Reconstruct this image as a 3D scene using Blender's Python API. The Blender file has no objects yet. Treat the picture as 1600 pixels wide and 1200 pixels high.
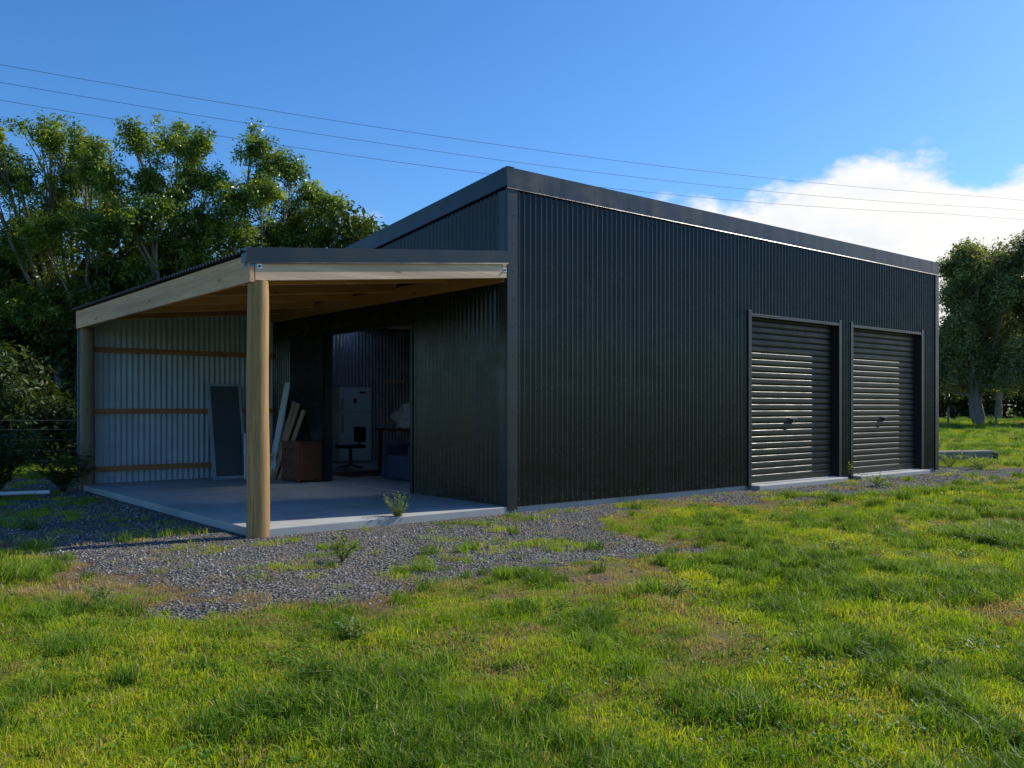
import bpy, math, random
import numpy as np
from mathutils import Vector, Matrix
random.seed(7); RNG=np.random.default_rng(11)
S=bpy.context.scene
S.view_settings.view_transform='Standard'; S.view_settings.look='None'; S.view_settings.exposure=0
COL=S.collection
# ------------------------------------------------------------ helpers
TH=math.atan2(.6348,.7727)
FRAME=Matrix.Translation((-0.064,11.02,0))@Matrix.Rotation(TH,4,'Z')
def W(a,b,z=0): return FRAME@Vector((a,b,z))
def mesh_obj(name,verts,faces,mat=None,parent=None,frame=False,smooth=False,attrs=None):
    me=bpy.data.meshes.new(name)
    me.from_pydata([tuple(v) for v in verts],[],[tuple(f) for f in faces]); me.update()
    o=bpy.data.objects.new(name,me); COL.objects.link(o)
    if mat: me.materials.append(mat)
    if smooth: me.polygons.foreach_set('use_smooth',[True]*len(me.polygons))
    if parent: o.parent=parent
    elif frame: o.matrix_world=FRAME
    return o
class MB:
    """mesh builder with material slots"""
    def __init__(s): s.v=[];s.f=[];s.m=[];s.mats=[];s.sm=[]
    def mi(s,mat):
        if mat not in s.mats: s.mats.append(mat)
        return s.mats.index(mat)
    def add(s,v,f,mat,smooth=False):
        o=len(s.v); s.v+= [tuple(p) for p in v]; k=s.mi(mat)
        for q in f: s.f.append(tuple(i+o for i in q)); s.m.append(k); s.sm.append(smooth)
    def box(s,x0,x1,y0,y1,z0,z1,mat,M=None,bev=0):
        v=[(x,y,z) for z in(z0,z1) for y in(y0,y1) for x in(x0,x1)]
        if M is not None: v=[M@Vector(p) for p in v]
        s.add(v,[(0,2,3,1),(4,5,7,6),(0,1,5,4),(2,6,7,3),(0,4,6,2),(1,3,7,5)],mat)
    def hexa(s,v,mat): # 8 verts same order as box
        s.add(v,[(0,2,3,1),(4,5,7,6),(0,1,5,4),(2,6,7,3),(0,4,6,2),(1,3,7,5)],mat)
    def tube(s,pts,rads,mat,n=10,cap=True,wob=0):
        pts=[Vector(p) for p in pts]; vs=[];fs=[]
        up=Vector((0.13,0.21,1)).normalized(); 
        for i,p in enumerate(pts):
            t=(pts[min(i+1,len(pts)-1)]-pts[max(i-1,0)]).normalized()
            x=t.cross(up); 
            if x.length<.15: x=t.cross(Vector((1,0,0)))
            x.normalize(); y=t.cross(x)
            for k in range(n):
                a=2*math.pi*k/n; r=rads[i]*(1+wob*random.uniform(-1,1))
                vs.append(p+x*math.cos(a)*r+y*math.sin(a)*r)
        for i in range(len(pts)-1):
            for k in range(n):
                k2=(k+1)%n; fs.append((i*n+k,i*n+k2,(i+1)*n+k2,(i+1)*n+k))
        s.add(vs,fs,mat,True)
        if cap:
            s.add(vs[:n],[tuple(range(n))],mat); s.add(vs[-n:],[tuple(range(n-1,-1,-1))],mat)
    def obj(s,name,parent=None,frame=False,bevel=0):
        me=bpy.data.meshes.new(name); me.from_pydata(s.v,[],s.f)
        for m in s.mats: me.materials.append(m)
        me.polygons.foreach_set('material_index',s.m); me.polygons.foreach_set('use_smooth',s.sm); me.update()
        o=bpy.data.objects.new(name,me); COL.objects.link(o)
        if parent: o.parent=parent
        elif frame: o.matrix_world=FRAME
        if bevel:
            b=o.modifiers.new('b','BEVEL'); b.width=bevel; b.segments=2; b.limit_method='ANGLE'
        return o
def empty(name,frame=False):
    e=bpy.data.objects.new(name,None); COL.objects.link(e)
    if frame: e.matrix_world=FRAME
    return e
# value noise
_lat={}
def vnoise(x,y,scale,seed=0):
    if seed not in _lat: _lat[seed]=np.random.default_rng(seed+100).random((256,256))
    L=_lat[seed]; x=np.asarray(x)*scale; y=np.asarray(y)*scale
    xi=np.floor(x).astype(int); yi=np.floor(y).astype(int); fx=x-xi; fy=y-yi
    fx=fx*fx*(3-2*fx); fy=fy*fy*(3-2*fy)
    a=L[xi%256,yi%256];b=L[(xi+1)%256,yi%256];c=L[xi%256,(yi+1)%256];d=L[(xi+1)%256,(yi+1)%256]
    return (a*(1-fx)+b*fx)*(1-fy)+(c*(1-fx)+d*fx)*fy
def fbm(x,y,scale,seed=0,o=4):
    s=0;w=0;am=1
    for i in range(o): s=s+am*vnoise(x,y,scale*2**i,seed+i); w+=am; am*=.5
    return s/w
def sdpoly(x,y,P):
    x=np.asarray(x);y=np.asarray(y); d=np.full(x.shape,1e9); ins=np.zeros(x.shape,bool); n=len(P)
    for i in range(n):
        x0,y0=P[i]; x1,y1=P[(i+1)%n]; ex,ey=x1-x0,y1-y0
        t=np.clip(((x-x0)*ex+(y-y0)*ey)/(ex*ex+ey*ey+1e-12),0,1)
        d=np.minimum(d,np.hypot(x-x0-t*ex,y-y0-t*ey))
        c=((y0>y)!=(y1>y))&(x<(x1-x0)*(y-y0)/((y1-y0) if y1!=y0 else 1e-9)+x0); ins^=c
    return np.where(ins,-d,d)
# ------------------------------------------------------------ node helpers
def newmat(name):
    m=bpy.data.materials.new(name); m.use_nodes=True; nt=m.node_tree
    return m,nt,nt.nodes['Principled BSDF']
def ramp(nt,fac,stops):
    r=nt.nodes.new('ShaderNodeValToRGB'); e=r.color_ramp.elements
    while len(e)<len(stops): e.new(.5)
    for i,(p,c) in enumerate(stops):
        e[i].position=p; e[i].color=(c[0],c[1],c[2],1) if hasattr(c,'__len__') else (c,c,c,1)
    nt.links.new(fac,r.inputs[0]); return r.outputs[0]
def noise(nt,vec,scale,detail=4,rough=.55):
    n=nt.nodes.new('ShaderNodeTexNoise'); n.inputs['Scale'].default_value=scale; n.inputs['Detail'].default_value=detail
    n.inputs['Roughness'].default_value=rough
    if vec: nt.links.new(vec,n.inputs['Vector'])
    return n.outputs['Fac']
def mapping(nt,vec,sc):
    m=nt.nodes.new('ShaderNodeMapping'); m.inputs['Scale'].default_value=sc; nt.links.new(vec,m.inputs[0]); return m.outputs[0]
def mixc(nt,f,a,b,bt='MIX'):
    m=nt.nodes.new('ShaderNodeMix'); m.data_type='RGBA'; m.blend_type=bt
    for s,v in ((m.inputs[0],f),(m.inputs[6],a),(m.inputs[7],b)):
        if hasattr(v,'is_linked') or hasattr(v,'links'): nt.links.new(v,s)
        else: s.default_value=v if not hasattr(v,'__len__') else (v[0],v[1],v[2],1)
    return m.outputs[2]
def mth(nt,op,a,b=0,c=0):
    m=nt.nodes.new('ShaderNodeMath'); m.operation=op
    for i,v in enumerate((a,b,c)):
        if hasattr(v,'links'): nt.links.new(v,m.inputs[i])
        else: m.inputs[i].default_value=v
    return m.outputs[0]
def sstep(nt,v,a,b):
    m=nt.nodes.new('ShaderNodeMapRange'); m.interpolation_type='SMOOTHSTEP'
    nt.links.new(v,m.inputs[0]); m.inputs[1].default_value=a; m.inputs[2].default_value=b; return m.outputs[0]
def bump(nt,bs,h,dist,st=1):
    b=nt.nodes.new('ShaderNodeBump'); b.inputs['Distance'].default_value=dist; b.inputs['Strength'].default_value=st
    nt.links.new(h,b.inputs['Height']); nt.links.new(b.outputs[0],bs.inputs['Normal'])
def objco(nt): return nt.nodes.new('ShaderNodeTexCoord').outputs['Object']
# ------------------------------------------------------------ materials
def simple(name,c,r=.6,var=.15,sc=6,metal=0,bmp=0,spec=.5):
    m,nt,b=newmat(name); co=objco(nt); f=noise(nt,co,sc,5)
    k0=[x*(1-var) for x in c]; k1=[min(1,x*(1+var)) for x in c]
    nt.links.new(ramp(nt,f,[(.3,k0),(.7,k1)]),b.inputs['Base Color']); b.inputs['Roughness'].default_value=r
    b.inputs['Metallic'].default_value=metal; b.inputs['Specular IOR Level'].default_value=spec
    if bmp: bump(nt,b,noise(nt,co,sc*4,5),bmp)
    return m
def painted(name,c,r=.36,dirt=True,spec=.5):
    m,nt,b=newmat(name); co=objco(nt); b.inputs['Specular IOR Level'].default_value=spec
    f=noise(nt,mapping(nt,co,(.8,.8,.25)),1.3,5); base=ramp(nt,f,[(.3,[x*.8 for x in c]),(.75,[x*1.25 for x in c])])
    if dirt:
        sep=nt.nodes.new('ShaderNodeSeparateXYZ'); nt.links.new(co,sep.inputs[0])
        low=sstep(nt,sep.outputs[2],.5,0.02); nn=noise(nt,co,9,6,.7); fac=mth(nt,'MULTIPLY',low,sstep(nt,nn,.42,.7))
        base=mixc(nt,mth(nt,'MULTIPLY',fac,.45),base,(.08,.07,.055))
        streak=noise(nt,mapping(nt,co,(14,14,.35)),1,4); 
        base=mixc(nt,mth(nt,'MULTIPLY',sstep(nt,streak,.55,.8),.06),base,(.07,.07,.065))
    nt.links.new(base,b.inputs['Base Color'])
    nt.links.new(ramp(nt,noise(nt,co,3,5,.6),[(.3,r*.8),(.7,r*1.3)]),b.inputs['Roughness'])
    bump(nt,b,noise(nt,co,1.7,2),.01,.25)
    return m
def wood(name,c0,c1,axis,knots=True,r=.75):
    m,nt,b=newmat(name); co=objco(nt); sc=[14,14,14]; sc[axis]=.7
    g=noise(nt,mapping(nt,co,sc),3,6,.65); big=noise(nt,mapping(nt,co,[s*.18 for s in sc]),2.2,3)
    col=ramp(nt,g,[(.28,c0),(.72,c1)])
    col=mixc(nt,sstep(nt,big,.45,.75),col,[(p+q)/2*.72 for p,q in zip(c0,c1)])
    if knots:
        v=nt.nodes.new('ShaderNodeTexVoronoi'); s=[5.5]*3; s[axis]=1.7
        nt.links.new(mapping(nt,co,s),v.inputs['Vector']); v.inputs['Scale'].default_value=1
        k=sstep(nt,v.outputs['Distance'],.13,.06); col=mixc(nt,mth(nt,'MULTIPLY',k,.7),col,[x*.3 for x in c0])
    nt.links.new(col,b.inputs['Base Color']); b.inputs['Roughness'].default_value=r
    bump(nt,b,g,.004,.6); return m
M_wall=painted('dark_corrugated_steel',(.0065,.0095,.0082),.25,True,.45)
M_trim=painted('dark_flashing',(.015,.020,.023),.32,False,.5)
M_door=painted('roller_door_steel',(.019,.023,.015),.38,True,.28)
M_galv=simple('zinc_steel',(.38,.43,.47),.45,.12,2.5,0)
M_galvi=simple('inner_zinc',(.36,.40,.44),.4,.2,2.5,.4)
M_screw=simple('screw_head',(.09,.095,.10),.35,.1,20,.5)
M_woodA=wood('pine_beam_along',(.66,.40,.24),(.92,.66,.46),0)
M_woodB=wood('pine_beam_deep',(.56,.29,.14),(.82,.51,.30),1)
M_raftA=wood('pine_rafter',(.60,.24,.075),(.80,.38,.14),0)
M_raftA2=wood('pine_rafter_lit_underside',(.70,.33,.12),(.90,.50,.22),0)  # paler pine with bounced light painted in, for rafter undersides
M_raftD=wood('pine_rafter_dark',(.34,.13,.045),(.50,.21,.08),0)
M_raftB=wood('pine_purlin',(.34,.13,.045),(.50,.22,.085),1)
M_post=wood('round_post_pine',(.22,.115,.037),(.56,.34,.13),2)
M_postd=wood('round_post_grey',(.15,.10,.055),(.32,.22,.12),2)
M_boardz=wood('board_brown',(.30,.19,.10),(.45,.30,.17),2)
M_chest=wood('chest_wood',(.12,.035,.018),(.20,.065,.03),1,False,.45)
M_white=simple('white_paint',(.72,.73,.72),.5,.05,4)
M_fridge=simple('fridge_enamel',(.74,.86,.82),.3,.04,3)
M_panel=simple('grey_panel',(.30,.34,.38),.35,.12,2)
M_paneld=simple('panel_dark_face',(.07,.078,.09),.4,.15,2)
M_black=simple('black_plastic',(.012,.012,.013),.45,.1)
M_steel=simple('steel_bright',(.5,.5,.5),.3,.1,9,.9)
M_handle=simple('handle_dull_steel',(.22,.22,.22),.5,.1,9,.3)
M_fwire=simple('fence_wire',(.12,.12,.12),.6,.1,9,0)
M_blue=simple('blue_fabric',(.025,.035,.07),.85,.2,7)
M_cloth=simple('white_cloth',(.62,.60,.62),.9,.1,7)
M_rug=simple('rug_red',(.16,.05,.035),.95,.4,12)
M_bluetag=simple('blue_timber_mark',(.03,.22,.42),.6,.2,14)
def concrete(name,c):
    m,nt,b=newmat(name); co=objco(nt); f=noise(nt,co,1.1,7,.62); g=noise(nt,co,30,4)
    col=ramp(nt,f,[(.3,[x*.8 for x in c]),(.7,[x*1.12 for x in c])]); col=mixc(nt,mth(nt,'MULTIPLY',g,.25),col,(.2,.2,.2))
    st=noise(nt,co,.7,4,.7); col=mixc(nt,mth(nt,'MULTIPLY',sstep(nt,st,.5,.68),.45),col,(.17,.16,.14))
    nt.links.new(col,b.inputs['Base Color']); b.inputs['Roughness'].default_value=.8; bump(nt,b,g,.003,.5); return m
M_conc=concrete('concrete',(.43,.43,.41))
# ------------------------------------------------------------ camera / sun / sky
cam=bpy.data.cameras.new('camera'); co=bpy.data.objects.new('camera',cam); COL.objects.link(co); S.camera=co
co.location=(0,0,1.3); co.rotation_euler=(math.radians(90),0,0)
cam.sensor_width=36; cam.lens=36*1382/1600; cam.shift_y=37/1600; cam.clip_end=3000; cam.clip_start=.05
EL=math.radians(38); AZ=math.atan2(.875,.484)
d=Vector((math.sin(AZ)*math.cos(EL),math.cos(AZ)*math.cos(EL),math.sin(EL)))
sl=bpy.data.lights.new('sun','SUN'); sl.energy=5.0; sl.angle=math.radians(.5); sl.color=(1,.94,.82)
so=bpy.data.objects.new('sun',sl); COL.objects.link(so); so.rotation_euler=d.to_track_quat('Z','Y').to_euler(); so.location=(30,20,30)
w=bpy.data.worlds.new('World'); S.world=w; w.use_nodes=True; nt=w.node_tree; bg=nt.nodes['Background']; STR=.145
sky=nt.nodes.new('ShaderNodeTexSky'); sky.sky_type='NISHITA'; sky.sun_disc=False; sky.sun_elevation=EL; sky.sun_rotation=AZ
sky.air_density=1.0; sky.dust_density=.6; sky.ozone_density=3.0
hs=nt.nodes.new('ShaderNodeHueSaturation'); hs.inputs['Saturation'].default_value=1.24; nt.links.new(sky.outputs[0],hs.inputs['Color'])
skyc=mixc(nt,1.0,hs.outputs[0],(.74,.96,1.17),'MULTIPLY')
tc=nt.nodes.new('ShaderNodeTexCoord').outputs['Generated']; sp=nt.nodes.new('ShaderNodeSeparateXYZ'); nt.links.new(tc,sp.inputs[0])
az=mth(nt,'MULTIPLY',mth(nt,'ARCTAN2',sp.outputs[0],sp.outputs[1]),57.2958)
el=mth(nt,'MULTIPLY',mth(nt,'ARCSINE',sp.outputs[2]),57.2958)
cn=noise(nt,mapping(nt,tc,(1,1,1.8)),9,8,.6); cn2=noise(nt,mapping(nt,tc,(1,1,1.6)),26,8,.6)
top=mth(nt,'ADD',12.9,mth(nt,'MULTIPLY',sstep(nt,az,13,21.5),1.5))
top=mth(nt,'SUBTRACT',top,mth(nt,'MULTIPLY',sstep(nt,az,24.5,28.5),1.4))
top=mth(nt,'ADD',top,mth(nt,'MULTIPLY',mth(nt,'SUBTRACT',cn,.5),3.0))
top=mth(nt,'ADD',top,mth(nt,'MULTIPLY',mth(nt,'SUBTRACT',cn2,.5),3.4))
c1=sstep(nt,mth(nt,'SUBTRACT',top,el),-.5,1.1)
c1=mth(nt,'MULTIPLY',c1,sstep(nt,mth(nt,'ADD',az,mth(nt,'MULTIPLY',mth(nt,'SUBTRACT',cn2,.5),6)),8.5,12.5)); c1=mth(nt,'MULTIPLY',c1,sstep(nt,az,95,70)); c1=mth(nt,'MULTIPLY',c1,sstep(nt,el,-2,1))
def puff(a0,e0,ra,re,amt):
    q=mth(nt,'ADD',mth(nt,'POWER',mth(nt,'DIVIDE',mth(nt,'ABSOLUTE',mth(nt,'SUBTRACT',az,a0)),ra),2),mth(nt,'POWER',mth(nt,'DIVIDE',mth(nt,'ABSOLUTE',mth(nt,'SUBTRACT',el,e0)),re),2))
    q=mth(nt,'ADD',mth(nt,'SUBTRACT',1,q),mth(nt,'MULTIPLY',mth(nt,'SUBTRACT',cn2,.5),4.5))
    return mth(nt,'MULTIPLY',sstep(nt,q,0.1,1.8),amt)
cl=mth(nt,'MAXIMUM',c1,puff(-9.9,11.7,1.5,1.1,.85)); cl=mth(nt,'MAXIMUM',cl,puff(24.9,15.3,.8,.4,.15))
cl=mth(nt,'MAXIMUM',cl,puff(-40,14,7,3,.8)); cl=mth(nt,'MAXIMUM',cl,puff(-120,18,22,5,.8))
shade=ramp(nt,noise(nt,mapping(nt,tc,(1,1,2.2)),7,6,.6),[(.28,(.82/STR,.88/STR,.95/STR)),(.55,(1.04/STR,1.02/STR,1.0/STR))])
bgc=mixc(nt,cl,skyc,shade); nt.links.new(bgc,bg.inputs[0]); bg.inputs[1].default_value=STR
# ------------------------------------------------------------ SHED
shed=empty('metal_shed',True)
PITCH=.092; AMP=.0145
def corr(name,axis,u0,u1,off,zb,zt,mat,pitch=PITCH,amp=AMP,parent=shed):
    n=max(2,int((u1-u0)/pitch*8)); us=np.linspace(u0,u1,n+1); v=[];f=[]
    for i,u in enumerate(us):
        o=off+amp*math.sin(2*math.pi*u/pitch)
        b=zb(u) if callable(zb) else zb; t=zt(u) if callable(zt) else zt
        for z in (b,t): v.append((u,o,z) if axis=='a' else (o,u,z))
    for i in range(n): f.append((2*i,2*i+2,2*i+3,2*i+1))
    return mesh_obj(name,v,f,mat,parent,smooth=True)
LEN=11.37; DEP=10.0; H=4.27; SL=.107
rz=lambda b:H-SL*b
FB=-.03
D=[(5.0,7.6),(8.08,10.68)]; DZ=2.76
corr('front_wall_left','a',.02,D[0][0]-.02,FB,.06,H-.03,M_wall)
corr('front_wall_over_doors','a',D[0][0]-.02,D[1][1]+.02,FB,DZ+.04,H-.03,M_wall)
corr('front_wall_between_doors','a',D[0][1]+.02,D[1][0]-.02,FB,.06,DZ+.04,M_wall)
corr('front_wall_right','a',D[1][1]+.02,LEN,FB,.06,H-.03,M_wall)
corr('right_wall','b',0,DEP,LEN+.01,.05,lambda b:rz(b)-.03,M_wall)
corr('back_wall','a',0,LEN,DEP,.05,rz(DEP)-.03,M_galvi)
OB=(2.14,4.72); OZ=2.5
corr('side_wall_near','b',0,OB[0],-.01,.05,lambda b:rz(b)-.03,M_wall)
corr('side_wall_over','b',OB[0],OB[1],-.01,OZ,lambda b:rz(b)-.03,M_wall)
corr('side_wall_far','b',OB[1],DEP,-.01,.05,lambda b:rz(b)-.03,M_wall)
def roof_strip(name,a0,a1,mat):
    n=int((a1-a0)/PITCH*6); v=[];f=[]
    for i in range(n+1):
        a=a0+(a1-a0)*i/n; o=AMP*math.sin(2*math.pi*a/PITCH)
        v+=[(a,.03,rz(.03)-.04+o),(a,DEP+.08,rz(DEP+.08)-.04+o)]
    for i in range(n): f.append((2*i,2*i+2,2*i+3,2*i+1))
    return mesh_obj(name,v,f,mat,shed,smooth=True)
m,nt_,b=newmat('added_light_sheet'); b.inputs['Base Color'].default_value=(.75,.8,.8,1); b.inputs['Transmission Weight'].default_value=.9; b.inputs['Roughness'].default_value=.5; b.inputs['IOR'].default_value=1.1
M_clear=m
roof_strip('roof',.03,2.8,M_trim); roof_strip('roof_added_light_sheet',2.8,3.6,M_clear); roof_strip('roof_rest',3.6,LEN,M_trim)  # clear strip is an unseen addition, letting daylight onto the interior
t=MB()
def fl_front(z0,z1):
    prof=[(.06,z1+.004),(-.058,z1),(-.064,z0+.008),(-.0695,z0),(-.065,z0+.001)]
    n=90; v=[];f=[]
    for i in range(n+1):
        a=-.05+(LEN+.1)*i/n; j=random.uniform(-.0026,.0026)
        for y,z in prof: v.append((a,y+j*(.8 if y<0 else 0),z+j*.4))
    k=len(prof)
    for i in range(n):
        for q in range(k-1): f.append((i*k+q,(i+1)*k+q,(i+1)*k+q+1,i*k+q+1))
    return v,f
v,f=fl_front(H-.25,H+.015); t.add(v,f,M_trim,False)
def barge(aout,ain,drop,mat,sgn):
    v=[];f=[];n=12
    for i in range(n+1):
        b_=-.062+(DEP+.15)*i/n; z=rz(b_)+.015
        for a,zz in ((ain,z+.004),(aout,z),(aout-sgn*.003,z-drop+.02),(aout-sgn*.016,z-drop)): v.append((a,b_,zz))
    for i in range(n):
        for q in range(3): f.append((i*4+q,i*4+q+1,(i+1)*4+q+1,(i+1)*4+q))
    t.add(v,f,mat)
barge(-.05,.08,.25,M_trim,1); barge(LEN+.05,LEN-.08,.25,M_trim,-1)
t.obj('roof_flashing',shed)
t=MB()
t.box(-.040,.125,-.058,-.020,.02,H-.245,M_trim); t.box(-.040,-.021,-.020,.12,.02,H-.26,M_trim)
t.box(LEN-.10,LEN+.05,-.058,-.020,.02,H-.245,M_trim)
t.obj('corner_flashings',shed,bevel=.006)
t=MB()
def screw(a,b,z,axis,s=.010):
    v=[];
    for r,h in ((s,0),(s*.8,.006)):
        for k in range(6):
            an=k*math.pi/3
            if axis=='a': v.append((a+r*math.cos(an),b-h,z+r*math.sin(an)))
            else: v.append((a-h,b+r*math.cos(an),z+r*math.sin(an)))
    f=[tuple(range(6,12))]+[(k,(k+1)%6,6+(k+1)%6,6+k) for k in range(6)]
    t.add(v,f,M_screw)
crest=lambda k:(k+.75)*PITCH
for z in (.14,.75,1.55,2.35,3.1,3.9):
    k=1
    while crest(k)<LEN-.12:
        a=crest(k)
        if a>.14 and not any(x0-.1<a<x1+.1 and z<DZ+.1 for x0,x1 in D): screw(a,FB-AMP-.0005,z+random.uniform(-.01,.01),'a')
        k+=2 if z in(.14,3.9) else 3
    k=1
    while crest(k)<DEP:
        b_=crest(k)
        if z<rz(b_)-.3 and not(OB[0]-.1<b_<OB[1]+.1 and z<OZ+.1): screw(-.0105-AMP,b_,z,'b')
        k+=3
for i in range(28): screw(.1+i*.41,-.064,H-.19,'a',.007)
for z in np.arange(.2,3.9,.35): screw(.07,-.0585,z,'a',.008)
t.obj('screws',shed)
t=MB()
for x0,x1 in D:
    y0,y1=-.06,.12
    t.box(x0-.085,x0,y0,y1,.03,DZ+.10,M_trim); t.box(x1,x1+.085,y0,y1,.03,DZ+.10,M_trim)
    t.box(x0+.0005,x1-.0005,-.056,y1,DZ,DZ+.05,M_trim)
t.obj('door_frames',shed,bevel=.004)
for i,(x0,x1) in enumerate(D):
    prof=[];z=.10;p=.105; yb=.075
    while z<DZ-.02:
        for dz,dy in ((0,0),(.010,-.010),(.030,-.015),(.072,-.015),(.094,-.010)):
            if z+dz<DZ+.02: prof.append((z+dz,yb+dy))
        z+=p
    v=[];f=[]
    for (z,y) in prof: v+=[(x0+.002,y,z),(x1-.002,y,z)]
    for k in range(len(prof)-1): f.append((2*k,2*k+1,2*k+3,2*k+2))
    mesh_obj('roller_door_curtain_%d'%(i+1),v,f,M_door,shed,smooth=False)
    t=MB(); t.box(x0+.004,x1-.004,.045,.09,.085,.15,M_door)
    t.box(x0+.004,x1-.004,.05,.085,.078,.086,M_black)
    c=(x0+x1)/2
    t.box(c-.11,c+.11,.026,.056,1.110,1.130,M_handle); t.box(c-.02,c+.02,.022,.056,1.065,1.109,M_black)
    t.box(x0+.001,x0+.05,.025,.056,.08,DZ-.02,M_trim); t.box(x1-.05,x1-.001,.025,.056,.08,DZ-.02,M_trim)
    t.obj('door_rail_and_handle_%d'%(i+1),shed)
t=MB(); t.box(-.0,LEN-.01,-.012,DEP-.02,-.2,.078,M_conc); t.box(-3.30,-.001,-.05,6.85,-.2,.072,M_conc)
for i,(x0,x1) in enumerate(D): t.box(x0-.02,x1+.02,-.22,-.0125,-.15,.06,M_conc)
t.obj('concrete_slab',shed,bevel=.01)
t=MB()
t.box(-.045,.09,OB[0]-.06,OB[0]+.0,.078,OZ,M_trim); t.box(-.045,.09,OB[1],OB[1]+.06,.078,OZ,M_trim); t.box(-.045,.09,OB[0]-.06,OB[1]+.06,OZ+.001,OZ+.07,M_wall)
t.box(-.075,-.05,OB[1]+.02,OB[1]+1.25,.09,OZ+.05,M_wall)
t.obj('side_opening_frame',shed)
t=MB()
for a in (5.6,8.0,10.4):
    t.box(a,a+.09,DEP-.12,DEP-.03,.078,3.1,M_boardz)
for z in (.9,1.9): t.box(4.2,LEN-.1,DEP-.165,DEP-.121,z,z+.09,M_woodA)
for b_ in (1.2,2.6,4.0,5.4,6.8,8.2): t.box(.05,LEN-.1,b_,b_+.05,rz(b_)-.35,rz(b_)-.12,M_raftD)
t.obj('inner_framing',shed)
# ------------------------------------------------------------ LEAN-TO
AO=-3.36; BD=6.78
lz=lambda a:2.86+(a-AO)/(0-AO)*.34
t=MB()
def slopebeam(a0,a1,b0,b1,top,h,mat):
    v=[]
    for dz in (-h,0):
        for y in (b0,b1):
            for a in (a0,a1): v.append((a,y,lz(a)+top+dz))
    t.hexa(v,mat)
slopebeam(AO+.06,-.045,-.055,-.008,-.085,.205,M_woodA)
t.box(AO,AO+.048,-.06,BD,2.56,2.835,M_woodB)
for k,b_ in enumerate((1.2,2.5,3.8,5.1,6.4)):
    slopebeam(AO+.05,-.03,b_,b_+.065,-.055,.14,(M_raftA,M_raftD,M_raftA)[k%3])
    slopebeam(AO+.052,-.032,b_-.003,b_+.068,-.195,.012,M_raftA2)  # pale strip paints floor-bounced light along the rafter underside
for a in (-3.2,-2.4,-1.6,-.8,-.14): 
    t.box(a,a+.07,-.0,BD-.02,lz(a)-.053,lz(a)-.009,M_raftB)
t.obj('lean_to_timber_frame',shed,bevel=.004)
t=MB(); t.box(-.068,-.022,.0,BD,2.86,3.05,M_raftB); 
t.obj('lean_to_ledger',shed)
n=int((BD+.2)/PITCH*8); v=[];f=[]
for i in range(n+1):
    b_=-.04+(BD+.16)*i/n; o=AMP*math.sin(2*math.pi*b_/PITCH)+.012
    v+=[(AO-.05,b_,lz(AO-.05)+o),(-.02,b_,lz(-.02)+o)]
for i in range(n): f.append((2*i,2*i+2,2*i+3,2*i+1))
mesh_obj('lean_to_roof',v,f,M_trim,shed,smooth=True)
t=MB(); v=[];f=[];n=10
for i in range(n+1):
    a=AO-.03+(-.03-(AO-.03))*i/n; z=lz(a); 
    for y,zz in ((.06,z+.048),(-.068,z+.045),(-.070,z-.105),(-.078,z-.120)): v.append((a,y,zz))
for i in range(n):
    for q in range(3): f.append((i*4+q,(i+1)*4+q,(i+1)*4+q+1,i*4+q+1))
t.add(v,f,M_trim)
z=lz(AO-.03); t.box(AO-.0345,AO-.031,-.068,.07,z-.10,z+.045,M_trim)
t.obj('lean_to_fascia_flashing',shed)
t=MB(); hs_=[-.15,.0,.3,.8,1.3,1.8,2.3,2.585]
t.tube([(-3.235+.004*math.sin(h*3),.03,h) for h in hs_],[.119,.118,.116,.113,.111,.109,.107,.106],M_post,28,True,.012); t.obj('front_post',shed)
t=MB(); t.tube([(-3.22,BD-.13,h) for h in hs_],[.115,.115,.112,.11,.108,.106,.104,.102],M_postd,20,True,.012); t.obj('back_post',shed)
t=MB()
t.box(AO+.005,AO+.055,-.0645,-.0602,2.72,2.775,M_bluetag); t.box(AO-.004,AO-.0005,.0,.07,2.72,2.76,M_bluetag)
for a,z in ((AO+.105,2.725),(-.075,3.0)):
    t.box(a-.025,a+.025,-.060,-.0552,z-.025,z+.025,M_steel); 
    v=[(a+.012*math.cos(k*math.pi/3),y,z+.012*math.sin(k*math.pi/3)) for y in(-.0602,-.072) for k in range(6)]
    t.add(v,[tuple(range(6,12))]+[(k,(k+1)%6,6+(k+1)%6,6+k) for k in range(6)],M_black)
t.obj('bolts_and_timber_mark',shed)
corr('lean_to_back_wall','a',AO+.02,-.03,BD+.03,.05,lambda a:lz(a)-.0,M_galv)
t=MB()
for z in (.26,1.2,2.2): t.box(AO+.05,-.03,BD-.03,BD+.018,z,z+.085,M_raftD)
t.obj('back_wall_girts',shed)
# ------------------------------------------------------------ STORED THINGS (own objects)
t=MB(); M=Matrix.Translation((-1.02,6.28,.075))@Matrix.Rotation(math.radians(-11),4,'X')
t.box(-.30,.30,0,.035,0,1.68,M_panel,M); t.box(-.25,.25,-.004,-.0005,.05,1.63,M_paneld,M)
t.obj('leaning_panel',frame=True,bevel=.003)
t=MB(); M=Matrix.Translation((-.42,6.05,.075))@Matrix.Rotation(math.radians(13),4,'Y')@Matrix.Rotation(math.radians(-3),4,'X')
t.box(-.012,.012,-.10,.10,0,1.72,M_white,M); t.box(.014,.03,.02,.16,0,1.66,M_white,M)
t.obj('white_board',frame=True)
t=MB()
for k,(b0,rx,hh,mm) in enumerate(((5.72,.10,1.36,M_boardz),(5.86,.04,1.5,M_boardz),(5.62,.16,1.25,M_boardz))):
    M=Matrix.Translation((-.5+.03*k,b0,.075))@Matrix.Rotation(math.radians(17),4,'Y')@Matrix.Rotation(rx,4,'X')
    t.box(-.012,.012,-.06,.06,0,hh,mm,M)
t.obj('timber_boards',frame=True)
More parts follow.
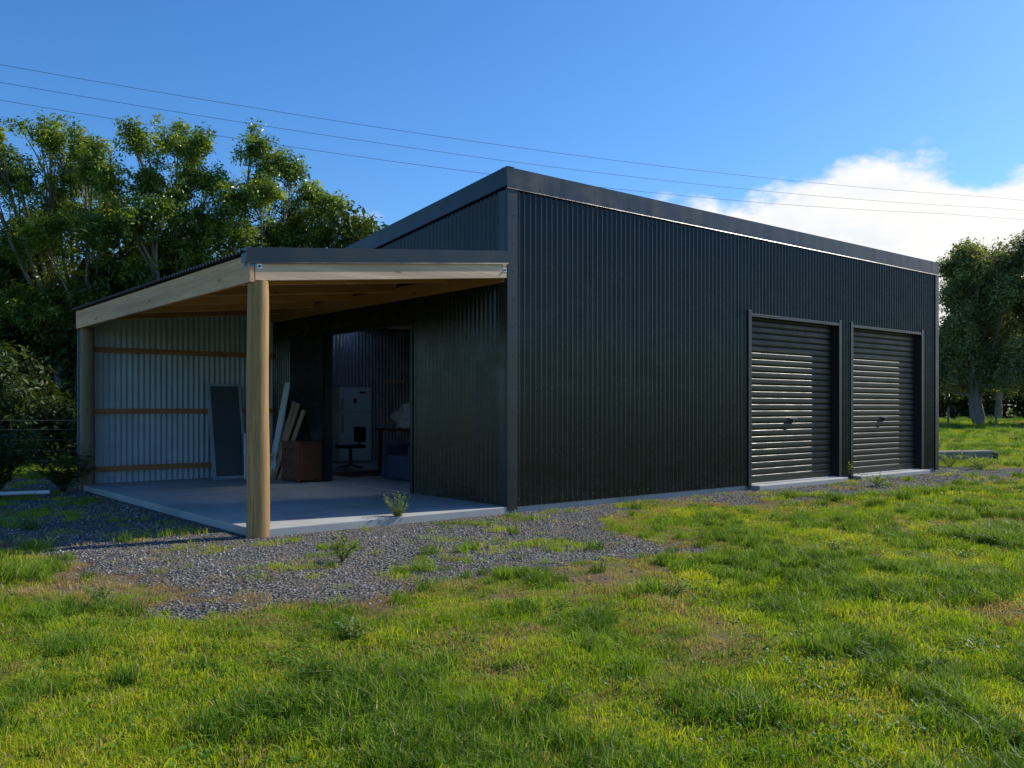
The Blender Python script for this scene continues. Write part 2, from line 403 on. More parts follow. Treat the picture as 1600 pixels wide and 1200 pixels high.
t=MB(); t.box(-.50,-.07,4.78,5.38,.11,.72,M_chest); t.box(-.52,-.05,4.76,5.40,.72,.745,M_chest)
for k in range(3):
    z=.15+k*.19; t.box(-.515,-.499,4.81,5.35,z,z+.17,M_chest)
    for b_ in (4.95,5.21): t.box(-.535,-.516,b_-.02,b_+.02,z+.075,z+.095,M_black)
for a in (-.49,-.12):
    for b_ in (4.79,5.33): t.box(a,a+.04,b_,b_+.04,.073,.11,M_chest)
t.obj('chest_of_drawers',frame=True,bevel=.004)
t=MB()
for a in (-.85,-.47):
    for b_,h in ((5.75,.48),(6.1,.86)): t.box(a,a+.035,b_,b_+.035,.073,h,M_white)
t.box(-.86,-.43,5.73,6.12,.48,.51,M_white); t.box(-.85,-.44,6.105,6.13,.66,.85,M_white); t.box(-.84,-.45,5.76,5.78,.25,.28,M_white)
t.obj('white_chair',frame=True,bevel=.004)
t=MB(); t.box(2.5,3.3,9.0,9.65,.10,1.76,M_fridge); t.box(2.505,3.295,8.94,8.998,.12,1.20,M_fridge); t.box(2.505,3.295,8.94,8.998,1.215,1.755,M_fridge)
t.box(2.55,2.58,8.89,8.939,.75,1.15,M_steel); t.box(2.55,2.58,8.89,8.939,1.27,1.5,M_steel)
t.box(3.0,3.16,8.935,8.9395,1.62,1.66,M_black); t.box(2.85,2.93,8.935,8.9395,1.4,1.5,M_rug)
t.obj('refrigerator',frame=True,bevel=.02)
t=MB(); t.box(1.9,2.9,4.9,6.4,.86,.90,M_chest)
for a in (1.94,2.8):
    for b_ in (4.95,6.3): t.box(a,a+.06,b_,b_+.06,.078,.86,M_chest)
t.obj('table',frame=True,bevel=.004)
import bmesh
from mathutils import noise as mn
def blob(name,c,r,mat,seed,sub=4):
    bm=bmesh.new(); bmesh.ops.create_icosphere(bm,subdivisions=sub,radius=1)
    for v_ in bm.verts:
        p=v_.co.copy(); k=1+.35*mn.noise(p*2.2+Vector((seed,0,0)))+.2*mn.noise(p*5+Vector((seed,3,0)))
        v_.co=Vector((p.x*r[0]*k+c[0],p.y*r[1]*k+c[1],max(-.35*r[2],p.z*r[2]*k)+c[2]))
    me=bpy.data.meshes.new(name); bm.to_mesh(me); bm.free(); me.materials.append(mat)
    o=bpy.data.objects.new(name,me); COL.objects.link(o); o.matrix_world=FRAME; return o
blob('pile_of_cloth',(2.25,5.6,1.03),(.32,.42,.34),M_cloth,3.3)
t=MB(); t.box(.95,1.6,3.75,4.45,.10,.50,M_blue); t.box(1.45,1.65,3.75,4.45,.50,.97,M_blue); t.box(.93,1.6,3.63,3.75,.10,.68,M_blue); t.box(.93,1.6,4.45,4.57,.10,.68,M_blue)
t.obj('armchair',frame=True,bevel=.04)
t=MB(); t.tube([(1.7,7.0,.15),(1.7,7.0,.5)],[.03,.03],M_black); t.box(1.48,1.92,6.78,7.22,.5,.57,M_black); t.box(1.88,1.93,6.8,7.2,.62,.92,M_black); t.box(1.895,1.915,6.98,7.02,.55,.65,M_black)
for k in range(5):
    an=k*1.2566; t.tube([(1.7,7.0,.17),(1.7+.28*math.cos(an),7+.28*math.sin(an),.11)],[.022,.018],M_black,6)
t.obj('office_chair',frame=True,bevel=.015)
t=MB(); t.box(.7,2.0,5.2,6.4,.081,.09,M_rug); t.obj('rug',frame=True)
# ------------------------------------------------------------ GROUND
PG=[(-10,10.6),(-7.6,9.3),(-4.9,8.5),(-3.5,7.5),(-3.0,6.8),(-2.1,6.1),(-1.5,5.75),(-1.0,6.35),(-.2,6.95),(.3,7.0),(1.15,7.75),(1.45,8.3),(.95,9.5),(1.0,10.6),(3.4,13.6),(1,14),(-5,18),(-9,16)]
PD=[(2.5,12.2),(3.0,11.7),(4.2,12.2),(5.9,13.4),(7.4,15.0),(9.2,16.2),(10.6,17.7),(11.5,19.0),(9,20),(2.5,14)]
PB=[W(-3.36,-.08).xy[:],W(11.4,-.08).xy[:],W(11.4,10).xy[:],W(0,10).xy[:],W(0,6.9).xy[:],W(-3.36,6.9).xy[:]]
def gravelmask(x,y):
    n=(fbm(x,y,1.1,3)-.5)*1.5+(fbm(x,y,5,9)-.5)*.7
    g=np.clip(.5-(sdpoly(x,y,PG)+n*.9)/.5,0,1); g2=np.clip(.5-(sdpoly(x,y,PD)+n*.6)/.35,0,1)
    g3=np.clip(.5+(fbm(x,y,2.3,44)-.45)*3,0,1)*np.exp(-(((x+1.75)/.75)**2+((y-5.75)/.28)**2))*1.5
    return np.clip(np.maximum(np.maximum(g,g2),g3),0,1)
def drymask(x,y):
    n=fbm(x,y,.9,21); e=np.exp(-(np.minimum(np.abs(sdpoly(x,y,PG)),np.abs(sdpoly(x,y,PD)))/.5)**2)
    d=np.clip((n-.56)*5,0,1)*.65+e*np.clip((fbm(x,y,1.8,33)-.38)*5,0,1)
    k=np.clip((fbm(x,y,3,37)-.28)*3.4,0,1.5)
    d=d+k*np.exp(-(((x+4.1)/1.0)**2+((y-6.15)/.24)**2))*1.3+k*np.exp(-(((x-3.45)/.8)**2+((y-12.0)/.35)**2))*1.5
    d=d+k*np.exp(-(((x+2.1)/1.0)**2+((y-6.3)/.4)**2))*1.3+k*np.exp(-(((x+.9)/.9)**2+((y-6.1)/.3)**2))*1.1
    return np.clip(d,0,1)
def gh(x,y):
    x=np.asarray(x,float);y=np.asarray(y,float)
    far=np.clip((np.hypot(x,y)-30)/60,0,1); s=sdpoly(x,y,PB)
    return -.012+.05*(fbm(x,y,.35,50,3)-.5)*np.clip(s/2,0,1)+.095*(fbm(x,y,2.0,60,3)-.5)*np.clip(.12+(s-.3)/1.6,0.1,1)*(1-.6*np.clip(-sdpoly(x,y,PG)*2,0,1))+far*.9*(fbm(x,y,.03,70,2)-.2)
def axis(lo,hi,st,ext):
    c=list(np.arange(lo,hi+1e-6,st)); s=st;p=hi
    while p<ext: s*=1.22; p+=s; c.append(p)
    s=st;p=lo
    while p>-ext: s*=1.22; p-=s; c.insert(0,p)
    return np.array(c)
xs=axis(-12,14,.075,900); ys=axis(1.5,21,.075,900)
X,Y=np.meshgrid(xs,ys); X=X.ravel();Y=Y.ravel(); Z=gh(X,Y)
nx,ny=len(xs),len(ys)
me=bpy.data.meshes.new('ground'); me.vertices.add(nx*ny); me.vertices.foreach_set('co',np.stack([X,Y,Z],1).ravel())
i,j=np.meshgrid(np.arange(nx-1),np.arange(ny-1)); q=(j*nx+i).ravel(); F=np.stack([q,q+1,q+1+nx,q+nx],1)
me.loops.add(F.size); me.loops.foreach_set('vertex_index',F.ravel()); me.polygons.add(len(F)); me.polygons.foreach_set('loop_start',np.arange(len(F))*4)
me.update(calc_edges=True); me.polygons.foreach_set('use_smooth',[True]*len(F))
at=me.attributes.new('gravel','FLOAT','POINT'); at.data.foreach_set('value',gravelmask(X,Y).astype(np.float32))
at=me.attributes.new('dry','FLOAT','POINT'); at.data.foreach_set('value',drymask(X,Y).astype(np.float32))
ground=bpy.data.objects.new('ground',me); COL.objects.link(ground)
m,nt,b=newmat('ground_mat'); me.materials.append(m)
pos=nt.nodes.new('ShaderNodeNewGeometry').outputs['Position']
ag=nt.nodes.new('ShaderNodeAttribute'); ag.attribute_name='gravel'; ad=nt.nodes.new('ShaderNodeAttribute'); ad.attribute_name='dry'
nb=noise(nt,pos,.35,5); nf=noise(nt,pos,22,6,.7); nm=noise(nt,pos,2.3,5,.65)
gcol=ramp(nt,nf,[(.3,(.045,.068,.008)),(.7,(.16,.215,.014))]); gcol=mixc(nt,sstep(nt,nm,.4,.7),gcol,(.21,.25,.02))
gcol=mixc(nt,mth(nt,'MULTIPLY',sstep(nt,nb,.45,.7),.5),gcol,(.14,.21,.014))
dcol=ramp(nt,nf,[(.3,(.085,.055,.03)),(.7,(.28,.20,.115))]); dcol=mixc(nt,sstep(nt,nm,.54,.7),dcol,(.17,.17,.05)); gcol=mixc(nt,ad.outputs['Fac'],gcol,dcol)
vo=nt.nodes.new('ShaderNodeTexVoronoi'); vo.inputs['Scale'].default_value=42; nt.links.new(pos,vo.inputs['Vector'])
vs=nt.nodes.new('ShaderNodeSeparateColor'); nt.links.new(vo.outputs['Color'],vs.inputs[0])
rcol=ramp(nt,vs.outputs[0],[(.1,(.11,.10,.09)),(.55,(.215,.20,.18)),(.95,(.38,.36,.33))]); rcol=mixc(nt,sstep(nt,vo.outputs['Distance'],.35,.75),rcol,(.06,.052,.043))
rcol=mixc(nt,mth(nt,'MULTIPLY',sstep(nt,nm,.47,.7),.6),rcol,(.24,.18,.12))
gf=sstep(nt,mth(nt,'ADD',ag.outputs['Fac'],mth(nt,'MULTIPLY',mth(nt,'SUBTRACT',nf,.5),.8)),.35,.65)
nt.links.new(mixc(nt,gf,gcol,rcol),b.inputs['Base Color']); b.inputs['Roughness'].default_value=.95; b.inputs['Specular IOR Level'].default_value=.1
hh=mth(nt,'ADD',mth(nt,'MULTIPLY',mth(nt,'SUBTRACT',1,vo.outputs['Distance']),gf),nf); bump(nt,b,hh,.03,1)
# ------------------------------------------------------------ instancing
def instancer(name,pts,rots,scl,idx,coll,mat=None,parent=None):
    me=bpy.data.meshes.new(name); n=len(pts); me.vertices.add(n); me.vertices.foreach_set('co',np.asarray(pts,np.float32).ravel())
    a=me.attributes.new('rot','FLOAT_VECTOR','POINT'); a.data.foreach_set('vector',np.asarray(rots,np.float32).ravel())
    a=me.attributes.new('scl','FLOAT','POINT'); a.data.foreach_set('value',np.asarray(scl,np.float32))
    a=me.attributes.new('idx','INT','POINT'); a.data.foreach_set('value',np.asarray(idx,np.int32))
    o=bpy.data.objects.new(name,me); COL.objects.link(o)
    ng=bpy.data.node_groups.new(name+'_gn','GeometryNodeTree')
    ng.interface.new_socket('Geometry',in_out='INPUT',socket_type='NodeSocketGeometry'); ng.interface.new_socket('Geometry',in_out='OUTPUT',socket_type='NodeSocketGeometry')
    gi=ng.nodes.new('NodeGroupInput'); go=ng.nodes.new('NodeGroupOutput'); ip=ng.nodes.new('GeometryNodeInstanceOnPoints'); ci=ng.nodes.new('GeometryNodeCollectionInfo')
    ci.inputs['Collection'].default_value=coll; ci.inputs['Separate Children'].default_value=True; ci.inputs['Reset Children'].default_value=True
    def na(nm,ty):
        x=ng.nodes.new('GeometryNodeInputNamedAttribute'); x.data_type=ty; x.inputs['Name'].default_value=nm; return [s for s in x.outputs if s.enabled and s.name=='Attribute'][0]
    L=ng.links.new; L(gi.outputs[0],ip.inputs['Points']); L(ci.outputs[0],ip.inputs['Instance']); ip.inputs['Pick Instance'].default_value=True
    L(na('idx','INT'),ip.inputs['Instance Index'])
    er=ng.nodes.new('FunctionNodeEulerToRotation'); L(na('rot','FLOAT_VECTOR'),er.inputs[0]); L(er.outputs[0],ip.inputs['Rotation']); L(na('scl','FLOAT'),ip.inputs['Scale'])
    L(ip.outputs[0],go.inputs[0])
    mo=o.modifiers.new('scatter','NODES'); mo.node_group=ng
    if parent: o.parent=parent
    return o
def src(coll,name,v,f,mats,mi=None,smooth=False):
    me=bpy.data.meshes.new(name); me.from_pydata(v,[],f)
    for m_ in mats: me.materials.append(m_)
    if mi: me.polygons.foreach_set('material_index',mi)
    if smooth: me.polygons.foreach_set('use_smooth',[True]*len(f))
    me.update(); o=bpy.data.objects.new(name,me); coll.objects.link(o); return o
def leafmat(name,stops,trans=.35,rough=.45,worldvar=None,spec=.4):
    m,nt,b=newmat(name); oi=nt.nodes.new('ShaderNodeObjectInfo'); 
    rnd=oi.outputs['Random']
    if worldvar:
        pos=nt.nodes.new('ShaderNodeNewGeometry').outputs['Position']; wn=noise(nt,pos,worldvar[0],4)
        rnd=mth(nt,'ADD',mth(nt,'MULTIPLY',rnd,1-worldvar[1]),mth(nt,'MULTIPLY',sstep(nt,wn,.34,.66),worldvar[1]))
    c=ramp(nt,rnd,stops); nt.links.new(c,b.inputs['Base Color']); b.inputs['Roughness'].default_value=rough; b.inputs['Specular IOR Level'].default_value=spec
    if trans>0:
        tr=nt.nodes.new('ShaderNodeBsdfTranslucent'); nt.links.new(mixc(nt,1.0,c,(1.6,1.5,.5),'MULTIPLY'),tr.inputs[0])
        mx=nt.nodes.new('ShaderNodeMixShader'); mx.inputs[0].default_value=trans
        nt.links.new(b.outputs[0],mx.inputs[1]); nt.links.new(tr.outputs[0],mx.inputs[2]); nt.links.new(mx.outputs[0],nt.nodes['Material Output'].inputs[0])
    return m
M_grass=leafmat('grass_blade',[(0,(.075,.155,.008)),(.35,(.175,.295,.012)),(.7,(.31,.40,.018)),(1,(.47,.46,.05))],.45,.6,(.8,.66),.2)
M_grassD=leafmat('coarse_grass',[(0,(.055,.13,.010)),(1,(.20,.33,.025))],.4,.5,None,.3)
M_dryg=leafmat('dry_grass',[(0,(.30,.21,.08)),(1,(.52,.40,.18))],.3,.7,None,.1)
M_clov=leafmat('clover',[(0,(.06,.15,.010)),(1,(.16,.28,.018))],.4,.5,(1.2,.4),.25)
gc=bpy.data.collections.new('grass_tufts')
def tuft(name,n,rad,h0,h1,w,mat,lean=.6,dryfrac=.0,mat2=None):
    v=[];f=[];mi=[]
    for _ in range(n):
        r=rad*math.sqrt(random.random()); an=random.random()*6.283; x=r*math.cos(an);y=r*math.sin(an)
        h=random.uniform(h0,h1); ld=random.random()*6.283; ln=random.random()*lean*h; ww=w*random.uniform(.7,1.3)
        dx,dy=math.cos(ld)*ln,math.sin(ld)*ln; fa=random.random()*6.283; px,py=math.cos(fa)*ww/2,math.sin(fa)*ww/2
        o=len(v); v+=[(x-px,y-py,-.01),(x+px,y+py,-.01),(x+dx*.35-px*.9,y+dy*.35-py*.9,h*.55),(x+dx*.35+px*.9,y+dy*.35+py*.9,h*.55),(x+dx,y+dy,h*(1-.25*lean*random.random()))]
        f+=[(o,o+1,o+3,o+2),(o+2,o+3,o+4)]; k=1 if random.random()<dryfrac else 0; mi+=[k,k]
    src(gc,name,v,f,[mat,mat2 or M_dryg],mi)
def broad(name,n,rad,h,size,mat):
    v=[];f=[]
    for _ in range(n):
        r=rad*math.sqrt(random.random()); an=random.random()*6.283; x,y,z=r*math.cos(an),r*math.sin(an),h*random.uniform(.3,1)
        s=size*random.uniform(.7,1.3); tx=Matrix.Rotation(random.random()*6.28,3,'Z')@Matrix.Rotation(random.uniform(-.6,.6),3,'X')@Matrix.Rotation(random.uniform(-.6,.6),3,'Y')
        o=len(v)
        for q in ((-1,0,0),(-.3,.6,.1),(.5,.55,.1),(1,0,-.1),(.5,-.55,.1),(-.3,-.6,.1)):
            p=tx@Vector(q)*s; v.append((x+p.x,y+p.y,z+p.z))
        f.append((o,o+1,o+2,o+3,o+4,o+5))
    src(gc,name,v,f,[mat])
tuft('tuft_0',48,.10,.012,.042,.0042,M_grass,1.3,.10)
tuft('tuft_1',48,.10,.018,.062,.0042,M_grass,1.5,.14)
tuft('tuft_2',42,.11,.008,.026,.0045,M_grass,1.6,.28)
tuft('tuft_3',75,.065,.035,.125,.0046,M_grassD,1.4,.08)
broad('tuft_4',34,.09,.028,.007,M_clov)
tuft('tuft_5',44,.10,.008,.036,.004,M_dryg,1.7,.0)
broad('tuft_6',22,.08,.04,.012,M_clov)
def scat(NG,r0,r1,a0,a1,sm):
    r=RNG.uniform(r0,r1,NG); an=RNG.uniform(a0,a1,NG); gx=r*np.sin(an); gy=r*np.cos(an)
    gm=gravelmask(gx,gy); dm=drymask(gx,gy); sb=sdpoly(gx,gy,PB); inb=sb<.07
    clump=fbm(gx,gy,2.6,90); left=np.clip((-gx-3)/3,0,1)*.06
    keep=RNG.random(NG)<np.where(gm>.5,np.clip((clump-.58+left)*5,0,.7)+.018,1-.72*dm); keep&=~inb
    gx,gy,r,gm,dm,clump,sb=[q[keep] for q in(gx,gy,r,gm,dm,clump,sb)]
    n=len(gx); u=RNG.random(n); tall=fbm(gx,gy,2.1,120)
    idx=np.where(u<.33,0,np.where(u<.66,1,np.where(u<.88,2,np.where(u<.955,4,6))))
    tl=(tall>.60)&(RNG.random(n)<.5); idx=np.where(tl,3,idx)
    edge=(gm>.12)&(gm<.75)&(RNG.random(n)<.4)&(tall>.45); idx=np.where(edge,3,idx)
    idx=np.where(RNG.random(n)<np.clip(dm*.9,0,.75)+.04,5,idx); idx=np.where((sb<.6)&(idx==3),1,idx)
    low=np.clip((.50-fbm(gx,gy,1.3,160))*6,0,1); idx=np.where((RNG.random(n)<low*.8)&(idx<2),2,idx)
    sc=RNG.uniform(.7,1.25,n)*(1+np.clip(r-5,0,100)*.030)*(.60+.85*fbm(gx,gy,.8,140))*sm
    rot=np.stack([RNG.normal(0,.12,n),RNG.normal(0,.12,n),RNG.uniform(0,6.28,n)],1)
    return np.stack([gx,gy,gh(gx,gy)],1),rot,sc,idx
A1=scat(66000,2.2,34,-.72,.72,1.0); A2=scat(7000,32,85,.33,.72,1.1)
A=[np.concatenate([p,q]) for p,q in zip(A1,A2)]
instancer('grass',*A,gc)
M_st=leafmat('gravel_stone',[(0,(.11,.10,.088)),(.6,(.24,.225,.20)),(1,(.46,.44,.41))],0.0,.85,None,.2)
sc_=bpy.data.collections.new('gravel_stones')
for k in range(4):
    bm=bmesh.new(); bmesh.ops.create_icosphere(bm,subdivisions=1,radius=1)
    for q in bm.verts: q.co*=random.uniform(.7,1.15); q.co.z*=.65
    me=bpy.data.meshes.new('stone_%d'%k); bm.to_mesh(me); bm.free(); me.materials.append(M_st); sc_.objects.link(bpy.data.objects.new('stone_%d'%k,me))
NS=120000; sx=RNG.uniform(-9,12,NS); sy=RNG.uniform(5,20,NS); g=gravelmask(sx,sy); k=(RNG.random(NS)<np.clip(g*1.1-.1,0,1)*(.35+.65*(fbm(sx,sy,1.6,200)>.42))+.12*drymask(sx,sy)+.004)&(sdpoly(sx,sy,PB)>0.02)&(np.abs(sx)<sy*.72)
k&=RNG.random(NS)<np.clip(9/sy,0,1)
sx,sy=sx[k],sy[k]; n=len(sx)
instancer('gravel',np.stack([sx,sy,gh(sx,sy)+.003],1),RNG.uniform(0,6.28,(n,3)),RNG.uniform(.005,.015,n),RNG.integers(0,4,n),sc_)
# ------------------------------------------------------------ TREES
lc=bpy.data.collections.new('leaf_sprays')
M_leafL=leafmat('leaf_left',[(0,(.055,.10,.015)),(.5,(.14,.22,.026)),(1,(.32,.39,.06))],.42,.34,None,.6)
M_leafR=leafmat('leaf_olive',[(0,(.07,.095,.032)),(.5,(.19,.225,.08)),(1,(.36,.38,.17))],.38,.5,None,.4)
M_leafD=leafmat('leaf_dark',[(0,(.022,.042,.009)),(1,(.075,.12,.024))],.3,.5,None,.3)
M_bark=wood('bark',(.14,.115,.085),(.34,.29,.22),2,False,.9)
def spray(name,n,rad,size,mat,flat=.8,asp=.42):
    v=[];f=[]
    for _ in range(n):
        dv=Vector((random.gauss(0,1),random.gauss(0,1),random.gauss(0,1))).normalized()*rad*random.random()**.45; dv.z*=flat
        s=size*random.uniform(.65,1.3); nrm=(dv.normalized()*.6+Vector((random.gauss(0,.5),random.gauss(0,.5),.7+random.gauss(0,.5)))).normalized()
        x=nrm.orthogonal().normalized(); x=Matrix.Rotation(random.random()*6.28,3,nrm)@x; y=nrm.cross(x); o=len(v)
        v+=[dv-x*s,dv-x*.1*s+y*s*asp+nrm*s*.12,dv+x*s,dv-x*.1*s-y*s*asp+nrm*s*.12]
        f+=[(o,o+1,o+2),(o,o+2,o+3)]
    src(lc,name,[tuple(p) for p in v],f,[mat])
for k in range(3): spray('spray_%d'%k,46,.30,.064,M_leafL)
for k in range(3,5): spray('spray_%d'%k,46,.36,.072,M_leafR,.85,.34)
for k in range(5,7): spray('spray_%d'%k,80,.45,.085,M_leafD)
def tree(name,base,h0,lobes,kinds,dens=42,tr=.16,fork=2,ssz=1.0,side=5,zlow=2.5):
    P=empty(name); t=MB(); bx,by,bz=base; pts=[];rots=[];scl=[];idx=[]
    def put(p,k=1):
        pts.append(tuple(p)); rots.append((random.uniform(-.6,.6),random.uniform(-.6,.6),random.uniform(0,6.28))); scl.append(random.uniform(.55,1.05)*ssz*k); idx.append(random.choice(kinds))
    fk=[(bx+random.uniform(-.35,.35)*(k>0),by+random.uniform(-.4,.4)*(k>0)) for k in range(fork)]
    cx=sum(l[0] for l in lobes)/len(lobes); cy=sum(l[1] for l in lobes)/len(lobes)
    stems=[]
    for k,(fx,fy) in enumerate(fk):
        zt=h0*random.uniform(.85,1.15); tx,ty=fx+(cx-fx)*.35+random.uniform(-.4,.4)*(fork>1)*ssz,fy+(cy-fy)*.3+random.uniform(-.3,.3)
        ps=[];rs=[]
        for q in range(7):
            s=q/6; ps.append((fx+(tx-fx)*s+.07*math.sin(s*7+k),fy+(ty-fy)*s+.06*math.cos(s*6+k),bz-.15+(zt)*s)); rs.append(tr*(1.25-.55*s)*(1 if k==0 else .75))
        t.tube(ps,rs,M_bark,9,False,.06); stems.append((Vector(ps[-1]),rs[-1]))
    for (lx,ly,lz_,lr) in lobes:
        st,sr=min(stems,key=lambda s:(s[0].xy-Vector((lx,ly))).length+random.random()*.5); c=Vector((lx,ly,lz_)); mid=(st+c)/2+Vector((random.uniform(-.25,.25),random.uniform(-.25,.25),-.15*(c-st).length*.5))
        ps=[st*(1-s)**2+mid*2*s*(1-s)+c*s*s for s in (0,.2,.4,.6,.8,1)]; r0=min(sr*.75,.03+.07*lr+.012*(c-st).length)
        t.tube(ps,[r0*(1-.75*s) for s in(0,.2,.4,.6,.8,1)],M_bark,6,False,.05)
        ln=(c-st).length
        for q in range(int(ln*4)):
            p=ps[random.choice((2,3,3,4,4))]+Vector((random.gauss(0,.38),random.gauss(0,.38),random.gauss(0,.35)))*min(1.6,ssz)
            if p.z>zlow: put(p,.85)
        ends=[]
        for q in range(side+4):
            dv=Vector((random.gauss(0,1),random.gauss(0,1),random.gauss(0,.9)+.25)).normalized()*lr*random.uniform(.6,1.35); s0=ps[random.choice((3,4,5))]; e=c+dv; ends.append(e)
            t.tube([s0,(s0+e)/2+Vector((0,0,.06)),e],[r0*.3,r0*.2,.008],M_bark,4,False)
        n=int(dens*lr**1.5*2.9)+4
        for q in range(n):
            e=random.choice(ends); u=random.random()**.6; p=c.lerp(e,u)
            put(p+Vector((random.gauss(0,.22*lr+.04),random.gauss(0,.22*lr+.04),random.gauss(0,.16*lr+.03))))
    t.obj('trunk_and_limbs',P)
    instancer('foliage',pts,rots,scl,idx,lc,parent=P); return P
KL=(0,1,2)
def LB(l,yb,dy=1.2): return [(x*1.25,yb+random.uniform(-dy,dy),z*1.25-.325,r*1.25) for x,z,r in l]
tree('broadleaf_tree',(-12.4,25,0),4.0,LB([(-10.5,7.4,.48),(-9.6,7.2,.45),(-11.1,6.9,.5),(-9.1,6.5,.42),(-10.2,6.6,.5),(-11.5,6.5,.5),(-10.9,6.2,.5),(-10.5,5.9,.6),(-9.5,5.8,.6),(-11.4,5.4,.6),(-10.2,5.0,.7),(-8.9,5.1,.55),(-11.2,4.5,.7),(-9.6,4.2,.7),(-10.5,3.6,.8),(-11.5,3.3,.7),(-9.2,3.3,.7)],25),KL,50,.17,3)
tree('broadleaf_tree',(-9.7,24.5,0),4.6,LB([(-7.6,7.35,.46),(-8.15,7.1,.40),(-7.0,7.0,.42),(-7.9,6.3,.45),(-7.2,6.2,.45),(-8.5,6.1,.34),(-6.7,6.3,.34),(-8.3,5.4,.5),(-7.5,5.4,.6),(-6.8,5.3,.5),(-8.0,4.5,.6),(-7.1,4.3,.6),(-7.7,3.5,.7),(-8.6,3.9,.6)],24.5,1),KL,48,.13,3)
tree('broadleaf_tree',(-7.9,25,0),4.4,LB([(-5.95,7.15,.38),(-5.4,6.9,.42),(-5.85,6.4,.38),(-5.05,6.6,.34),(-6.25,5.8,.42),(-5.5,5.9,.42),(-6.2,5.1,.5),(-5.6,5.0,.5),(-6.4,4.2,.6),(-5.6,4.1,.55),(-5.2,5.3,.45)],25,.9),KL,46,.12,2)
tree('broadleaf_tree',(-5.8,26,0),3.9,LB([(-4.65,6.2,.42),(-4.15,5.75,.46),(-5.05,5.55,.45),(-3.75,5.25,.42),(-4.4,5.1,.52),(-5.0,4.8,.5),(-4.0,4.6,.5),(-3.5,4.8,.36),(-4.6,3.9,.6)],26,.9),KL,48,.12,2)
tree('broadleaf_tree',(-16.5,24,0),4.2,[(-16.5,24,8.6,.8),(-15.4,24.3,8.0,.8),(-17.4,24,7.6,.9),(-15.7,23.5,6.6,.9),(-16.8,24.5,6,1),(-15.2,24.5,5.3,.9),(-17.5,24,5,1),(-16,23.6,4.2,1),(-14.9,24,3.6,.9)],KL,42,.18,2)
def thicket(name,pts_f,n,kinds,smin,smax):
    pts=[];rots=[];scl=[];idx=[]
    for _ in range(n):
        pts.append(pts_f()); rots.append((random.uniform(-.6,.6),random.uniform(-.6,.6),random.uniform(0,6.28))); scl.append(random.uniform(smin,smax)); idx.append(random.choice(kinds))
    return instancer(name,pts,rots,scl,idx,lc)
def lf():
    x=random.uniform(-22,-3.0); hmax=5.4+1.2*math.sin(x*1.1)+.7*math.sin(x*2.7+1)-max(0,x+6)*.25
    return (x,26+random.gauss(0,.9),hmax*random.random()**.75)
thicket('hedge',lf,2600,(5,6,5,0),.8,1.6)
def lf2():
    x=random.uniform(-16,-8.6); return (x,20.3+random.gauss(0,.5),.1+ (1.9+.6*math.sin(x*2))*random.random())
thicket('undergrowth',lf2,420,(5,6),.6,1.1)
KR=(3,4)
def RLf():
    L=[]
    for k in range(30):
        u=random.random(); z=2.8+10.4*u; wdt=4.3*math.sin(math.pi*min(1,.28+.64*u))**.7
        an=random.random()*6.28; rr=wdt*random.random()**.5; L.append((rr*math.cos(an),rr*math.sin(an)*.8,z,random.uniform(.7,1.35)))
    return L
def rtree(x,y,s):
    tree('olive_tree',(x,y,0),3.0*s,[(x+a*s,y+b_,z*s,r_*s) for a,b_,z,r_ in RLf()],KR,14,.32,3,2.3,4,2.0)
rtree(30.6,58,.86); rtree(34.6,56,.96); rtree(41,59,1.05); rtree(33.6,84,1.0); rtree(46,84,1.15)
def rf():
    x=random.uniform(8,100); return (x,92+random.gauss(0,2.0),(6.6+1.6*math.sin(x*.6)+1*math.sin(x*1.5))*random.random()**.8)
thicket('distant_trees',rf,1500,(5,6,3),2.6,4.2)
def rf2():
    x=random.uniform(-80,-14); return (x,48+random.gauss(0,2.5),(7+1.6*math.sin(x*.5)+1.2*math.sin(x*1.3))*random.random()**.8)
thicket('distant_trees',rf2,1200,(5,6,5),2.2,3.8)
# ------------------------------------------------------------ plants
def plant(name,x,y,h,rad,n,mat,lw=.03,ll=.11):
    t=MB()
    for k in range(n):
        an=random.random()*6.28; ln=random.uniform(.3,1)*rad; hh=h*random.uniform(.5,1)
        e=Vector((x+math.cos(an)*ln,y+math.sin(an)*ln,hh)); s=Vector((x,y,-.02)); m_=(s+e)/2+Vector((0,0,hh*.22)); t.tube([s,m_,e],[.004,.003,.002],mat,4,False)
        for q in range(9):
            u=.25+.75*q/8; p=s*(1-u)**2+m_*2*u*(1-u)+e*u*u; d1=Vector((random.gauss(0,1),random.gauss(0,1),random.uniform(-.1,.7))).normalized(); l=ll*random.uniform(.6,1.1)
            sd=d1.cross(Vector((0,0,1))).normalized()*lw*random.uniform(.7,1.2)
            t.add([p,p+d1*l*.5+sd+Vector((0,0,.01)),p+d1*l,p+d1*l*.5-sd+Vector((0,0,.01))],[(0,1,2,3)],mat)
    return t.obj(name)
M_weed=leafmat('weed_leaf',[(0,(.14,.20,.05)),(1,(.22,.28,.08))],.4,.6)
plant('weed_plant',-1.29,10.0,.32,.19,30,M_weed,.008,.055)
plant('weed_plant',-1.45,7.55,.18,.16,12,M_weed,.012,.07)
plant('weed_plant',6.05,16.1,.30,.25,14,M_weed,.012,.08)
plant('weed_plant',6.15,14.9,.2,.3,14,M_weed,.012,.07)
plant('weed_plant',10.0,18.9,.28,.5,22,M_weed,.015,.08)
plant('weed_plant',9.6,19.4,.3,.4,18,M_weed,.015,.08)
plant('weed_plant',-2.75,5.9,.10,.12,12,M_weed,.008,.04)
plant('weed_plant',2.9,7.95,.10,.14,9,M_weed,.008,.04)
plant('weed_plant',1.1,6.1,.10,.13,14,M_weed,.008,.045)
plant('weed_plant',-.9,5.0,.09,.14,14,M_weed,.008,.04)
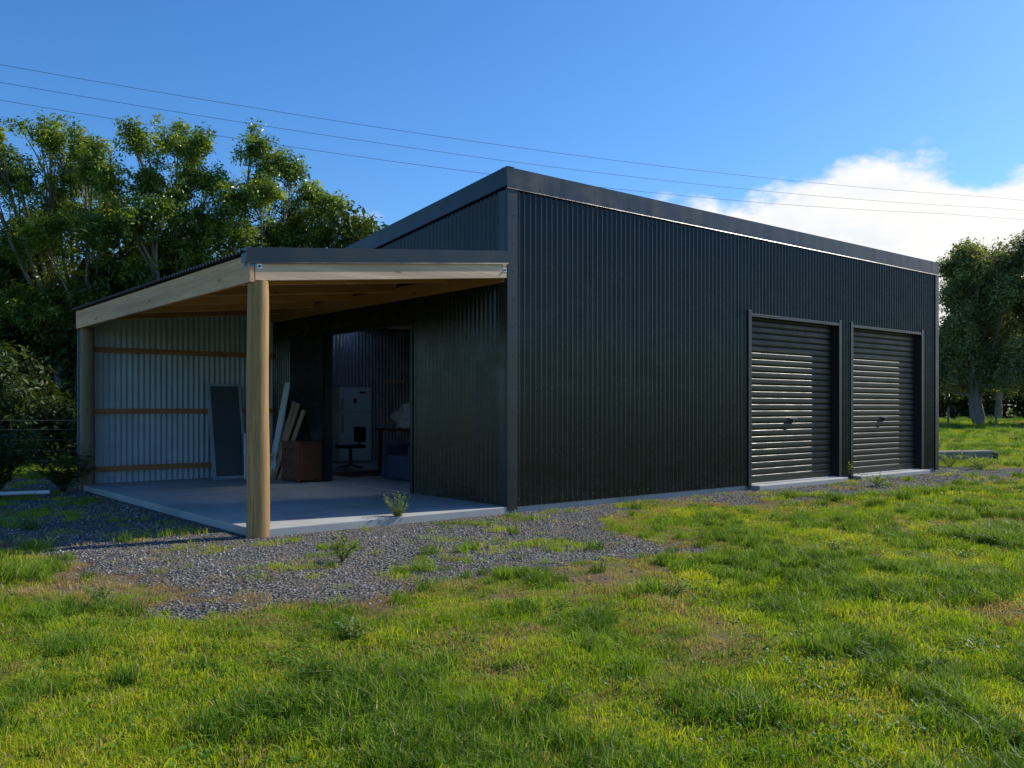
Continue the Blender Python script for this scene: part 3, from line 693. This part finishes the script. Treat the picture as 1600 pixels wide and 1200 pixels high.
plant('leafy_bush',-7.6,13.0,1.05,.9,75,M_leafD,.035,.19)
plant('leafy_bush',-8.7,12.8,1.0,.8,60,M_leafD,.035,.19)
plant('leafy_bush',-6.95,13.7,.6,.5,40,M_leafD,.03,.15)
# ------------------------------------------------------------ fences, sleeper, pipe, wires
def fence(name,p0,p1,n,h,mat,wr=.003):
    t=MB(); p0=Vector(p0);p1=Vector(p1)
    for k in range(n+1):
        p=p0.lerp(p1,k/n); t.tube([(p.x,p.y,-.2),(p.x,p.y,h)],[.06,.055],mat,8)
    for z in (.2,.38,.56,.74,.92,1.08):
        if z<h: t.tube([(p0.x,p0.y-.06,z),(p1.x,p1.y-.06,z)],[wr]*2,M_fwire,4)
    return t.obj(name)
fence('wire_fence',(-16,13.6,0),(-7.2,15.6,0),5,1.25,M_postd)
fence('wire_fence',(20,52,0),(60,53,0),14,1.35,M_postd,.005)
t=MB(); M=Matrix.Translation((11.1,21.8,0))@Matrix.Rotation(math.radians(17),4,'Z')
t.box(-.92,.86,-.14,.14,-.03,.24,simple('weathered_timber',(.25,.215,.165),.9,.35,5,0,.02),M)
t.box(.80,.93,-.20,.20,-.03,.20,simple('weathered_timber_dark',(.12,.10,.075),.9,.3,6,0,.02),M)
t.obj('timber_sleeper',bevel=.03)
t=MB(); t.tube([(-9.4,12.6,.04),(-7.6,12.9,.04),(-6.9,13.2,.04)],[.032]*3,M_white,10); t.obj('white_pipe')
M_wire=simple('wire_metal',(.05,.055,.06),.5,.05)
t=MB()
for (zl,zr,sag,xl,yl,xr,yr) in ((11.0,11.0,.5,-14.5,25,21.9,40.7),(10.5,10.9,.55,-14.5,25,23,42.5),(10.0,10.2,.55,-14.5,25,19.5,40.5)):
    A=Vector((xl,yl,zl)); B=Vector((xr,yr,zr)); ps=[]
    for k in range(-14,40):
        s=k/20; p=A.lerp(B,s); p.z-=sag*4*s*(1-s)*(1 if 0<=s<=1 else .5); ps.append(p)
    t.tube(ps,[.0065]*len(ps),M_wire,5,False)
t.obj('power_lines')
